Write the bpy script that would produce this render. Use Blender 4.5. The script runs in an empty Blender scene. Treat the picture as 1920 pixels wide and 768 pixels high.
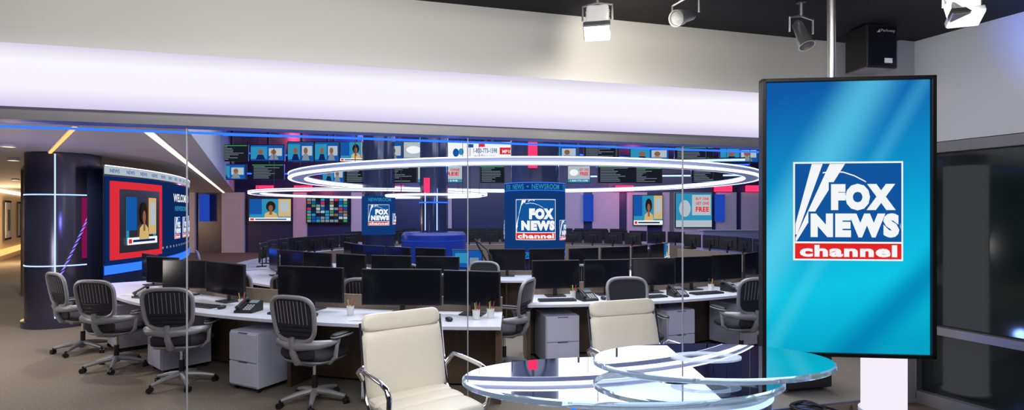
import bpy, bmesh, math, random
from mathutils import Vector, Matrix
random.seed(7)
sc = bpy.context.scene
col = sc.collection
sc.view_settings.view_transform = 'Standard'
rad = math.radians

# ------------------------------------------------------------------ materials
def newmat(name):
    m = bpy.data.materials.new(name); m.use_nodes = True
    return m, m.node_tree.nodes, m.node_tree.links
def pmat(name, c, rough=0.5, metal=0.0, var=0.06, scale=8.0, bump=0.0, emis=None, es=0.0, coat=0.0):
    m, N, L = newmat(name)
    b = N['Principled BSDF']
    b.inputs['Roughness'].default_value = rough
    b.inputs['Metallic'].default_value = metal
    b.inputs['Coat Weight'].default_value = coat
    tc = N.new('ShaderNodeTexCoord'); nz = N.new('ShaderNodeTexNoise'); nz.inputs['Scale'].default_value = scale
    nz.inputs['Detail'].default_value = 4
    L.new(tc.outputs['Object'], nz.inputs['Vector'])
    mx = N.new('ShaderNodeMix'); mx.data_type = 'RGBA'
    mx.inputs[6].default_value = (*[x*(1-var) for x in c], 1)
    mx.inputs[7].default_value = (*[min(1, x*(1+var)) for x in c], 1)
    L.new(nz.outputs['Fac'], mx.inputs[0]); L.new(mx.outputs[2], b.inputs['Base Color'])
    if bump:
        bp = N.new('ShaderNodeBump'); bp.inputs['Strength'].default_value = bump; bp.inputs['Distance'].default_value = 0.01
        L.new(nz.outputs['Fac'], bp.inputs['Height']); L.new(bp.outputs[0], b.inputs['Normal'])
    if emis:
        b.inputs['Emission Color'].default_value = (*emis, 1); b.inputs['Emission Strength'].default_value = es
    return m
def emat(name, c, s=1.0):
    m, N, L = newmat(name)
    N.remove(N['Principled BSDF'])
    e = N.new('ShaderNodeEmission'); e.inputs[0].default_value = (*c, 1); e.inputs[1].default_value = s
    L.new(e.outputs[0], N['Material Output'].inputs[0])
    return m
def wood(name, c1, c2, rough=0.45):
    m, N, L = newmat(name); b = N['Principled BSDF']; b.inputs['Roughness'].default_value = rough
    tc = N.new('ShaderNodeTexCoord'); mp = N.new('ShaderNodeMapping'); mp.inputs['Scale'].default_value = (14, 14, 1.2)
    nz = N.new('ShaderNodeTexNoise'); nz.inputs['Scale'].default_value = 2; nz.inputs['Detail'].default_value = 6
    mx = N.new('ShaderNodeMix'); mx.data_type = 'RGBA'; mx.inputs[6].default_value = (*c1, 1); mx.inputs[7].default_value = (*c2, 1)
    L.new(tc.outputs['Object'], mp.inputs[0]); L.new(mp.outputs[0], nz.inputs[0]); L.new(nz.outputs['Fac'], mx.inputs[0]); L.new(mx.outputs[2], b.inputs['Base Color'])
    return m

M_carpet = pmat('carpet', (0.19, 0.165, 0.135), 0.95, var=0.4, scale=45, bump=0.6)
M_wfloor = wood('studio_floor', (0.07, 0.05, 0.04), (0.12, 0.085, 0.06), 0.25)
M_beige = pmat('beige_wall_paint', (0.52, 0.515, 0.50), 0.7, var=0.03, scale=1)
M_white = pmat('white_wall_paint', (0.60, 0.61, 0.66), 0.7, var=0.03, scale=1)
M_black = pmat('black_ceiling', (0.008, 0.008, 0.01), 0.9)
M_dark = pmat('dark_blue_ceiling', (0.025, 0.035, 0.11), 0.35)
M_ceil = pmat('left_ceiling_paint', (0.58, 0.53, 0.52), 0.7, var=0.02)
M_grey = pmat('grey_frame', (0.22, 0.22, 0.235), 0.4, 0.3)
M_lgrey = pmat('light_grey_panel', (0.40, 0.41, 0.46), 0.6)
M_lilac = pmat('lilac_grey_wall_panel', (0.40, 0.38, 0.48), 0.6, emis=(.4, .38, .5), es=.10)  # weak emission puts wall-wash brightness into the panel colour
M_bplastic = pmat('black_plastic', (0.010, 0.010, 0.012), 0.4)
M_screenoff = pmat('dark_screen_glass', (0.007, 0.007, 0.011), 0.15)
M_chairgrey = pmat('chair_grey_plastic', (0.29, 0.29, 0.32), 0.4, 0.2)
M_mesh = pmat('chair_black_mesh', (0.02, 0.02, 0.028), 0.8, var=0.3, scale=120)
M_fabric = pmat('chair_seat_fabric', (0.022, 0.022, 0.03), 0.9, var=0.2, scale=60, bump=.3)
M_cream = pmat('cream_leather', (0.80, 0.76, 0.66), 0.42, var=0.03, scale=30, bump=.1)
M_chrome = pmat('chrome', (0.8, 0.8, 0.82), 0.08, 1.0, var=0.01)
M_desk = pmat('white_laminate', (0.68, 0.71, 0.80), 0.3, var=0.02)
M_cab = pmat('white_cabinet_lacquer', (0.58, 0.60, 0.76), 0.4, var=0.02)
M_cabdark = pmat('cabinet_shadow_gap', (0.12, 0.12, 0.18), 0.6)
M_walnut = wood('walnut', (0.075, 0.048, 0.034), (0.14, 0.09, 0.062))
M_tan = wood('tan_wood', (0.22, 0.16, 0.115), (0.31, 0.23, 0.17))
M_alu = pmat('silver_metal', (0.6, 0.6, 0.62), 0.3, 0.9)
M_wht = pmat('white_plastic', (0.75, 0.75, 0.75), 0.4)
M_red = pmat('red_plastic', (0.6, 0.03, 0.03), 0.4)
M_navy = pmat('navy_gloss', (0.03, 0.04, 0.09), 0.12, 0.3)
M_colm = pmat('dark_gloss_column', (0.09, 0.09, 0.14), 0.2, 0.7)
def bandmat():
    m, N, L = newmat('lit_band'); N.remove(N['Principled BSDF'])
    tc = N.new('ShaderNodeTexCoord'); sp = N.new('ShaderNodeSeparateXYZ'); L.new(tc.outputs['Object'], sp.inputs[0])
    mr = N.new('ShaderNodeMapRange'); mr.inputs[1].default_value = 2.41; mr.inputs[2].default_value = 2.79; L.new(sp.outputs[2], mr.inputs[0])
    r = N.new('ShaderNodeValToRGB'); L.new(mr.outputs[0], r.inputs[0]); e = r.color_ramp.elements
    e[0].position = 0; e[0].color = (.66, .62, .84, 1); e[1].position = 1; e[1].color = (.70, .66, .80, 1)
    k = e.new(.3); k.color = (.93, .90, 1, 1); k = e.new(.75); k.color = (.95, .93, 1, 1)
    em = N.new('ShaderNodeEmission'); L.new(r.outputs[0], em.inputs[0]); L.new(em.outputs[0], N['Material Output'].inputs[0]); return m
E_band = bandmat()
E_led = emat('white_led', (0.85, 0.85, 1.0), 2.2)
E_ledw = emat('warm_led', (1.0, 0.8, 0.55), 2.0)
E_orange = emat('orange_led', (1.0, 0.5, 0.15), 1.5)
E_blue = emat('blue_led', (0.02, 0.12, 1.0), 2.0)
E_blued = emat('dim_blue_led', (0.02, 0.08, 0.6), 0.7)
E_blue2 = emat('pale_blue_led', (0.35, 0.5, 1.0), 2.0)
E_purp = emat('purple_reflection', (0.30, 0.22, 1.0), 1.1)  # glow colour of the painted reflection dashes on the round column
E_mag = emat('magenta_led', (1.0, 0.04, 0.15), 1.2)
E_magd = emat('dim_magenta_led', (0.7, 0.03, 0.15), 0.8)
E_w = emat('screen_white', (0.9, 0.92, 0.95), 1.0)
E_wd = emat('screen_soft_white', (0.48, 0.56, 0.62), 0.9)
E_nv = emat('screen_navy', (0.004, 0.02, 0.10), 1.0)
E_nv2 = emat('screen_pillar_navy', (0.006, 0.04, 0.17), 1.0)
E_bl = emat('screen_blue', (0.008, 0.09, 0.38), 1.0)
E_cy = emat('screen_cyan', (0.03, 0.30, 0.52), 0.9)
E_rd = emat('screen_red', (0.75, 0.02, 0.03), 1.0)
E_gr = emat('screen_green', (0.05, 0.35, 0.1), 0.8)
E_dk = emat('screen_dark', (0.01, 0.012, 0.02), 1.0)
E_tx = emat('screen_grey_text', (0.2, 0.25, 0.3), 1.0)
E_skin = emat('screen_skin', (0.25, 0.11, 0.06), 1.0)
E_hair = emat('screen_hair', (0.02, 0.012, 0.01), 1.0)
E_ye = emat('screen_yellow', (0.70, 0.48, 0.2), 0.9)
E_logobl = emat('logo_blue', (0.006, 0.09, 0.33), 1.0)
E_logord = emat('logo_red', (0.75, 0.02, 0.02), 1.0)
E_lamp = emat('lamp_face', (1.0, 0.95, 0.85), 6.0)

def glass_table():
    m, N, L = newmat('table_glass'); N.remove(N['Principled BSDF'])
    t = N.new('ShaderNodeBsdfTransparent'); t.inputs[0].default_value = (0.84, 0.91, 0.97, 1)
    g = N.new('ShaderNodeBsdfGlossy'); g.inputs['Roughness'].default_value = 0.01
    f = N.new('ShaderNodeFresnel'); f.inputs[0].default_value = 1.55
    mx = N.new('ShaderNodeMixShader'); L.new(f.outputs[0], mx.inputs[0]); L.new(t.outputs[0], mx.inputs[1]); L.new(g.outputs[0], mx.inputs[2])
    L.new(mx.outputs[0], N['Material Output'].inputs[0]); return m
M_tglass = glass_table()
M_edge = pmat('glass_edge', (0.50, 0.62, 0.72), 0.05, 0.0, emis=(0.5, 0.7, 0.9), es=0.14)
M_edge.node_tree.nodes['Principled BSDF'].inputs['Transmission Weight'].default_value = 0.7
def frost(name, a, es):  # emission brightens the frosted rings like highlights; no lamp inside
    m = pmat(name, (0.7, 0.8, 0.9), 0.4, emis=(.6, .75, 1), es=es); m.node_tree.nodes['Principled BSDF'].inputs['Alpha'].default_value = a; return m
M_frost = frost('frosted_ring', .6, .35)
M_frost2 = frost('soft_frosted_ring', .4, .35)

def tvpic():
    m, N, L = newmat('tv_blue_background'); N.remove(N['Principled BSDF'])
    tc = N.new('ShaderNodeTexCoord'); sp = N.new('ShaderNodeSeparateXYZ'); L.new(tc.outputs['Object'], sp.inputs[0])
    def ma(op, a, b=None, c=None):
        n = N.new('ShaderNodeMath'); n.operation = op
        for i, x in enumerate((a, b, c)):
            if x is None: continue
            if isinstance(x, (int, float)): n.inputs[i].default_value = x
            else: L.new(x, n.inputs[i])
        return n.outputs[0]
    X, Z = sp.outputs[0], sp.outputs[2]
    r = N.new('ShaderNodeValToRGB'); L.new(ma('ADD', ma('DIVIDE', Z, 1.72), ma('MULTIPLY', X, -.12)), r.inputs[0])
    e = r.color_ramp.elements
    e[0].position = 0; e[0].color = (0.002, 0.36, 0.56, 1)
    e[1].position = 1; e[1].color = (0.006, 0.10, 0.38, 1)
    k = e.new(0.25); k.color = (0.004, 0.55, 0.76, 1)
    k = e.new(0.62); k.color = (0.004, 0.30, 0.60, 1)
    d1 = ma('SUBTRACT', X, ma('MULTIPLY', ma('SUBTRACT', Z, 1.2), 0.55))
    def band(d, c, w):
        t = ma('MAXIMUM', ma('SUBTRACT', 1.0, ma('DIVIDE', ma('ABSOLUTE', ma('SUBTRACT', d, c)), w)), 0.0)
        return ma('MULTIPLY', ma('MULTIPLY', t, t), ma('SUBTRACT', 3.0, ma('MULTIPLY', t, 2.0)))
    s = ma('ADD', ma('MULTIPLY', band(d1, -0.14, 0.26), 0.6), ma('MULTIPLY', band(d1, 0.18, 0.09), 0.22))
    mx = N.new('ShaderNodeMix'); mx.data_type = 'RGBA'; mx.inputs[7].default_value = (0.12, 0.68, 0.90, 1)
    L.new(s, mx.inputs[0]); L.new(r.outputs[0], mx.inputs[6])
    d2 = ma('SUBTRACT', X, ma('MULTIPLY', ma('SUBTRACT', Z, 0.3), 0.95))
    dk = N.new('ShaderNodeMix'); dk.data_type = 'RGBA'; dk.inputs[7].default_value = (0.0, 0.20, 0.42, 1)
    L.new(ma('MULTIPLY', band(d2, 0.30, 0.24), 0.8), dk.inputs[0]); L.new(mx.outputs[2], dk.inputs[6])
    em = N.new('ShaderNodeEmission'); L.new(dk.outputs[2], em.inputs[0]); em.inputs[1].default_value = 1.0
    L.new(em.outputs[0], N['Material Output'].inputs[0]); return m
E_tv = tvpic()

# ------------------------------------------------------------------ mesh builder
_tc = {}
def text_geo(s, bold):
    key = (s, bold)
    if key in _tc: return _tc[key]
    cu = bpy.data.curves.new('t', 'FONT'); cu.body = s; cu.offset = bold; cu.resolution_u = 3
    cu.space_character = 1.0 + bold*2.2
    o = bpy.data.objects.new('t', cu); col.objects.link(o)
    dg = bpy.context.evaluated_depsgraph_get(); dg.update()
    me = bpy.data.meshes.new_from_object(o.evaluated_get(dg))
    v = [tuple(x.co) for x in me.vertices]; f = [tuple(p.vertices) for p in me.polygons]
    bpy.data.objects.remove(o); bpy.data.curves.remove(cu); bpy.data.meshes.remove(me)
    _tc[key] = (v, f); return _tc[key]

class B:
    def __init__(s): s.v = []; s.f = []; s.m = []; s.mats = []; s.M = Matrix(); s.warp = None
    def add(s, vs, fs, mat):
        if mat not in s.mats: s.mats.append(mat)
        k = s.mats.index(mat); n = len(s.v)
        for p in vs:
            q = s.M @ Vector(p)
            if s.warp: q = s.warp(q)
            s.v.append(tuple(q))
        for f in fs: s.f.append(tuple(i+n for i in f)); s.m.append(k)
        return s
    def box(s, c, d, mat, rot=(0, 0, 0), bev=0.0):
        bm = bmesh.new(); bmesh.ops.create_cube(bm, size=1)
        for v in bm.verts: v.co = Vector((v.co.x*d[0], v.co.y*d[1], v.co.z*d[2]))
        if bev: bmesh.ops.bevel(bm, geom=bm.edges[:], offset=bev, segments=2, affect='EDGES', profile=0.5)
        R = Matrix.Rotation(rot[2], 4, 'Z') @ Matrix.Rotation(rot[1], 4, 'Y') @ Matrix.Rotation(rot[0], 4, 'X')
        bm.verts.index_update()
        vs = [tuple(Vector(c) + R @ v.co) for v in bm.verts]; fs = [tuple(v.index for v in f.verts) for f in bm.faces]; bm.free()
        return s.add(vs, fs, mat)
    def tube(s, pts, r, mat, seg=8, closed=False, flat=1.0):
        pts = [Vector(p) for p in pts]; n = len(pts)
        rs = r if isinstance(r, (list, tuple)) else [r]*n
        vs = []; up = None
        for i, p in enumerate(pts):
            if closed: t = pts[(i+1) % n]-pts[i-1]
            else: t = pts[min(i+1, n-1)]-pts[max(i-1, 0)]
            t.normalize()
            if up is None: up = Vector((0, 0, 1)) if abs(t.z) < .9 else Vector((1, 0, 0))
            a = t.cross(up); a.normalize(); b = a.cross(t); b.normalize(); up = b
            for k in range(seg):
                th = 2*math.pi*k/seg; vs.append(p + a*rs[i]*math.cos(th) + b*rs[i]*flat*math.sin(th))
        fs = []
        for i in range(n if closed else n-1):
            j = (i+1) % n
            for k in range(seg): fs.append((i*seg+k, j*seg+k, j*seg+(k+1) % seg, i*seg+(k+1) % seg))
        if not closed: fs.append(tuple(range(seg))[::-1]); fs.append(tuple((n-1)*seg+k for k in range(seg)))
        return s.add(vs, fs, mat)
    def cyl(s, p0, p1, r0, mat, r1=None, seg=20): return s.tube([p0, p1], [r0, r0 if r1 is None else r1], mat, seg)
    def lathe(s, prof, mat, seg=32, c=(0, 0, 0), sx=1.0, sy=1.0):
        vs = []; fs = []; n = len(prof)
        for k in range(seg):
            t = 2*math.pi*k/seg
            for (r, z) in prof: vs.append((c[0]+r*sx*math.cos(t), c[1]+r*sy*math.sin(t), c[2]+z))
        for k in range(seg):
            j = (k+1) % seg
            for i in range(n-1): fs.append((k*n+i, j*n+i, j*n+i+1, k*n+i+1))
        if prof[0][0] > 1e-6: fs.append(tuple(k*n for k in range(seg))[::-1])
        if prof[-1][0] > 1e-6: fs.append(tuple(k*n+n-1 for k in range(seg)))
        return s.add(vs, fs, mat)
    def pillow(s, c, d, mat, e=0.35, e2=0.8, nu=10, nv=28, rot=0.0):
        def pw(x, p): return math.copysign(abs(x)**p, x)
        vs = []; fs = []
        for i in range(nu+1):
            u = -math.pi/2+math.pi*i/nu
            for j in range(nv):
                w = -math.pi+2*math.pi*j/nv
                p = Vector((d[0]*pw(math.cos(u), e2*.5)*pw(math.cos(w), e), d[1]*pw(math.cos(u), e2*.5)*pw(math.sin(w), e), d[2]*pw(math.sin(u), e2)))
                p = Matrix.Rotation(rot, 3, 'X') @ p
                vs.append(p+Vector(c))
        for i in range(nu):
            for j in range(nv): fs.append((i*nv+j, i*nv+(j+1) % nv, (i+1)*nv+(j+1) % nv, (i+1)*nv+j))
        return s.add(vs, fs, mat)
    def cushion(s, cx, cz, w, h, t, mat, r=.06, n=14, puff=.014):
        def hw(z):
            d = max(0, abs(z)-(h-r)); return w-r+math.sqrt(max(0, r*r-d*d))
        vs = []; fs = []; m = n
        for side in (-1, 1):
            for j in range(m+1):
                z = -h+2*h*(0.5-0.5*math.cos(math.pi*j/m)); W = hw(z)
                for i in range(n+1):
                    u = -math.cos(math.pi*i/n)
                    x = W*u
                    ed = (1-abs(u)**4)*(1-abs(z/h)**4)
                    y = side*(t*.5*(min(1, ed*6))**.5 + (puff*ed if side < 0 else puff*.3*ed))
                    vs.append((cx+x, y, cz+z))
        K = (m+1)*(n+1)
        for sd in (0, 1):
            for j in range(m):
                for i in range(n):
                    q = (sd*K+j*(n+1)+i, sd*K+j*(n+1)+i+1, sd*K+(j+1)*(n+1)+i+1, sd*K+(j+1)*(n+1)+i)
                    fs.append(q if sd == 0 else q[::-1])
        return s.add(vs, fs, mat)
    def arc(s, r0, r1, a0, a1, z0, z1, mat, seg=24):
        vs = []; fs = []
        for i in range(seg+1):
            t = rad(a0+(a1-a0)*i/seg); c, q = math.cos(t), math.sin(t)
            for (r, z) in ((r0, z0), (r1, z0), (r1, z1), (r0, z1)): vs.append((r*q, -r*c, z))
        for i in range(seg):
            for k in range(4): fs.append((i*4+k, i*4+(k+1) % 4, i*4+4+(k+1) % 4, i*4+4+k))
        fs.append((3, 2, 1, 0)); fs.append(tuple(seg*4+k for k in range(4)))
        return s.add(vs, fs, mat)
    def rect(s, x0, x1, z0, z1, y, mat, n=1):
        vs = []; fs = []
        for i in range(n+1):
            x = x0+(x1-x0)*i/n; vs += [(x, y, z0), (x, y, z1)]
        for i in range(n): fs.append((2*i, 2*i+2, 2*i+3, 2*i+1))
        return s.add(vs, fs, mat)
    def flat(s, pts, y, mat): return s.add([(p[0], y, p[1]) for p in pts], [tuple(range(len(pts)))], mat)
    def ell(s, x, z, a, b, y, mat, n=20): return s.flat([(x+a*math.cos(2*math.pi*i/n), z+b*math.sin(2*math.pi*i/n)) for i in range(n)], y, mat)
    def text(s, st, x0, x1, z0, z1, y, mat, bold=0.0):
        v, f = text_geo(st, bold)
        a0 = min(p[0] for p in v); a1 = max(p[0] for p in v); b0 = min(p[1] for p in v); b1 = max(p[1] for p in v)
        return s.add([(x0+(p[0]-a0)/(a1-a0)*(x1-x0), y, z0+(p[1]-b0)/(b1-b0)*(z1-z0)) for p in v], f, mat)
    def quadsonly(s):
        k = [i for i, f in enumerate(s.f) if len(f) == 4]; s.f = [s.f[i] for i in k]; s.m = [s.m[i] for i in k]; return s
    def obj(s, name, parent=None, loc=(0, 0, 0), rz=0.0, smooth=False, label=None, cat=None, kind=None):
        me = bpy.data.meshes.new(name); me.from_pydata(s.v, [], s.f)
        for m in s.mats: me.materials.append(m)
        for p, k in zip(me.polygons, s.m): p.material_index = k
        if smooth: me.shade_smooth()
        me.update()
        o = bpy.data.objects.new(name, me); col.objects.link(o)
        o.location = loc; o.rotation_euler = (0, 0, rz)
        if smooth:
            try: me.set_sharp_from_angle(angle=rad(40))
            except Exception: pass
        if parent: o.parent = parent
        if label: o['label'] = label
        if cat: o['category'] = cat
        if kind: o['kind'] = kind
        return o
def empty(name, loc, rz, label, cat, group=None):
    o = bpy.data.objects.new(name, None); col.objects.link(o); o.location = loc; o.rotation_euler = (0, 0, rz)
    o.empty_display_size = .1; o['label'] = label; o['category'] = cat
    if group: o['group'] = group
    return o
def dup(root, loc, rz, label=None):
    def rec(o, par):
        n = o.copy(); col.objects.link(n)
        if par is not None: n.parent = par
        for c in list(o.children): rec(c, n)
        return n
    n = rec(root, None); n.location = loc; n.rotation_euler = (0, 0, rz)
    if label: n['label'] = label
    return n
CX, CY = -0.1, 12.2
def PP(R, a, z=0.0): return (CX+R*math.sin(rad(a)), CY-R*math.cos(rad(a)), z)

# ------------------------------------------------------------------ room shell
GS = 0.2607; GY = 4.126; GA = math.atan(GS)
def gl(x): return GY+GS*x
def struct(b, name): return b.obj(name, kind='structure')
b = B(); b.box((-3, 14, -0.05), (50, 30, 0.1), M_carpet); struct(b, 'floor')
b = B(); b.add([(-6, -4, 0.004), (8, -4, .004), (3.72, gl(3.72), .004), (-6, gl(-6), .004)], [(0, 1, 2, 3)], M_wfloor); struct(b, 'floor.001')
def wallseg(p, q, z0, z1, th, mat, name):
    p = Vector(p); q = Vector(q); d = q-p; L_ = d.length; a = math.atan2(d.y, d.x)
    bb = B(); bb.box((L_/2, 0, (z0+z1)/2), (L_, th, z1-z0), mat)
    return bb.obj(name, loc=(p.x, p.y, 0), rz=a, kind='structure')
wallseg((-5.5, gl(-5.5)+.10), (3.9, gl(3.9)+.10), 2.79, 3.36, 0.12, M_beige, 'wall_front')
wallseg((-5.5, gl(-5.5)+.04), (3.7, gl(3.7)+.04), 2.33, 2.41, 0.16, M_grey, 'trim_1')
wallseg((-5.5, gl(-5.5)), (3.7, gl(3.7)), 2.41, 2.79, 0.16, E_band, 'trim_2')
xs = [-5.5, -2.17, -0.335, 1.44, 3.6]
for i in range(1, 4):
    b = B(); b.box((0, 0, 1.17), (0.007, 0.014, 2.31), M_lgrey); b.obj('trim_%d' % (i+5), loc=(xs[i], gl(xs[i]), 0), rz=GA, kind='structure')
wallseg((-5.5, gl(-5.5)+.13), (3.4, gl(3.4)+.13), 2.300, 2.314, 0.02, E_blue, 'trim_3')
wallseg((-5.5, gl(-5.5)), (3.7, gl(3.7)), 0.0, .02, 0.03, M_grey, 'trim_5')
WD = Vector((0.36, -0.85)).normalized(); W0 = Vector((3.72, 5.1)); WA = math.atan2(WD.y, WD.x)
wallseg(W0, W0+WD*7, 2.39, 3.36, 0.12, M_white, 'wall_right')
b = B()
for x in (0.12, 2.2, 4.3): b.box((x, 0, 1.2), (0.09, 0.10, 2.3), M_grey)
for z, h in ((2.34, .09), (0.70, .07), (0.06, .11)): b.box((3.5, 0.0, z), (7, 0.10, h), M_grey)
b.obj('trim_4', loc=(W0.x, W0.y, 0), rz=WA, kind='structure')
M_night = pmat('night_glass', (0.012, 0.02, 0.018), 0.08)
b = B(); b.box((3.5, 0.03, 1.2), (7, 0.012, 2.3), M_night); b.obj('window_1', loc=(W0.x, W0.y, 0), rz=WA, kind='structure')
b = B(); b.box((0, 0, 1.68), (0.34, 0.34, 3.36), M_lgrey); b.obj('wall_corner', loc=(3.68, 5.1, 0), rz=GA, kind='structure')
b = B(); b.add([(-6, -4, 3.34), (9, -4, 3.34), (4.1, gl(4.1)+.3, 3.34), (-6, gl(-6)+.3, 3.34)], [(3, 2, 1, 0)], M_black); struct(b, 'ceiling')
b = B(); b.box((-3, 24.1, 2.1), (46, 0.2, 4.2), M_dark); struct(b, 'wall_back')
b = B(); b.box((14, 14, 2.1), (0.2, 20, 4.2), M_dark); struct(b, 'wall_far_right')
def edgeX(y): return -0.491*y-0.70
E0 = 3.78
b = B(); b.add([(edgeX(E0), E0, 4.2), (16, 6, 4.2), (16, 24, 4.2), (edgeX(24), 24, 4.2)], [(3, 2, 1, 0)], M_dark); struct(b, 'ceiling.001')
b = B(); b.add([(edgeX(E0), E0, 2.69), (edgeX(24), 24, 2.69), (-34, 24, 2.69), (-34, -3, 2.69), (-8, gl(-8)+.2, 2.69)], [(0, 1, 2, 3, 4)], M_ceil); struct(b, 'ceiling.002')
b = B(); b.add([(edgeX(E0), E0, 2.69), (edgeX(24), 24, 2.69), (edgeX(24), 24, 4.2), (edgeX(E0), E0, 4.2)], [(0, 1, 2, 3)], M_lgrey); struct(b, 'wall_fascia')
CW0, CW1 = (-15.6, 15.0), (-21.9, 23.9)
wallseg(CW0, CW1, 0, 2.69, 0.1, pmat('warm_corridor_wall', (0.65, 0.50, 0.30), 0.6, emis=(1, .6, .25), es=.10), 'wall_corridor')  # weak emission paints warm corridor light into the wall
wallseg((-15.52, 15.06), (-21.8, 23.9), 0.22, 0.42, 0.10, E_orange, 'trim_9')
wallseg((-15.52, 15.06), (-21.8, 23.9), 2.52, 2.64, 0.10, E_ledw, 'trim_10')

def strip(p, q, z, w, mat, name, label):
    p = Vector(p); q = Vector(q); d = q-p
    bb = B(); bb.box((d.length/2, 0, 0.014), (d.length, w, 0.028), mat, bev=.004)
    bb.box((d.length/2, 0, 0.024), (d.length+.04, w+.03, 0.012), M_wht)
    return bb.obj(name, loc=(p.x, p.y, z), rz=math.atan2(d.y, d.x), label=label, cat='light')
strip((-4.1, 6.0), (-12.7, 23.5), 2.66, 0.07, E_ledw, 'ceiling_light_strip', 'long straight white LED strip recessed in beige ceiling')
strip((-4.67, 5.7), (-7.7, 8.8), 2.66, 0.035, E_orange, 'ceiling_light_strip', 'thin orange LED strip in beige ceiling')
b = B(); b.cyl((0, 0, 0.0), (0, 0, .03), 0.06, E_ledw, seg=20); b.lathe([(0.06, 0), (0.085, 0), (0.085, .03)], M_wht, 20)
dl = b.obj('added_downlight', loc=(-6.9, 7.3, 2.66), label='small round warm ceiling downlight added to light the corridor', cat='light'); dl['group'] = 'added corridor downlights'  # glowing discs added for the left-hand lighting, no known fixtures
for p in ((-8.6, 9.2), (-10.5, 10.6), (-9.5, 12.5), (-13.5, 14.5)): dup(dl, (p[0], p[1], 2.66), 0)

# ------------------------------------------------------------------ logo and pictures
def logo(b, x, z, w, y, n=1, s=0.004):
    X = lambda t: x+t*w
    Z = lambda t: z-t*w
    b.rect(X(0), X(1), Z(.95), Z(0), y, E_w, n)
    b.rect(X(.016), X(.984), Z(.768), Z(.016), y-s, E_logobl, n)
    b.rect(X(.016), X(.984), Z(.934), Z(.785), y-s, E_logord, n)
    for poly in ([(.17, .02), (.27, .02), (.035, .70), (.02, .70), (.02, .60)], [(.335, .02), (.475, .02), (.03, .765), (.02, .765), (.02, .735)]):
        b.flat([(X(a), Z(c)) for a, c in poly][::-1], y-2*s, E_w)
    arcp = [(.27, .10), (.36, .085), (.46, .095), (.56, .13), (.65, .18), (.71, .225)]
    b.flat([(X(a), Z(c)) for a, c in arcp]+[(X(a), Z(c+.012)) for a, c in arcp[::-1]], y-2*s, E_w)
    arcp = [(.90, .44), (.945, .50), (.975, .60), (.98, .66)]
    b.flat([(X(a), Z(c)) for a, c in arcp]+[(X(a-.012), Z(c)) for a, c in arcp[::-1]], y-2*s, E_w)
    b.text('FOX', X(.325), X(.950), Z(.487), Z(.192), y-3*s, E_logobl, 0.12)
    b.text('NEWS', X(.138), X(.980), Z(.745), Z(.475), y-3*s, E_logobl, 0.12)
    b.text('FOX', X(.345), X(.930), Z(.468), Z(.212), y-4*s, E_w, 0.085)
    b.text('NEWS', X(.158), X(.962), Z(.727), Z(.495), y-4*s, E_w, 0.08)
    b.text('channel', X(.06), X(.945), Z(.915), Z(.80), y-2*s, E_w, 0.045)

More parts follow.
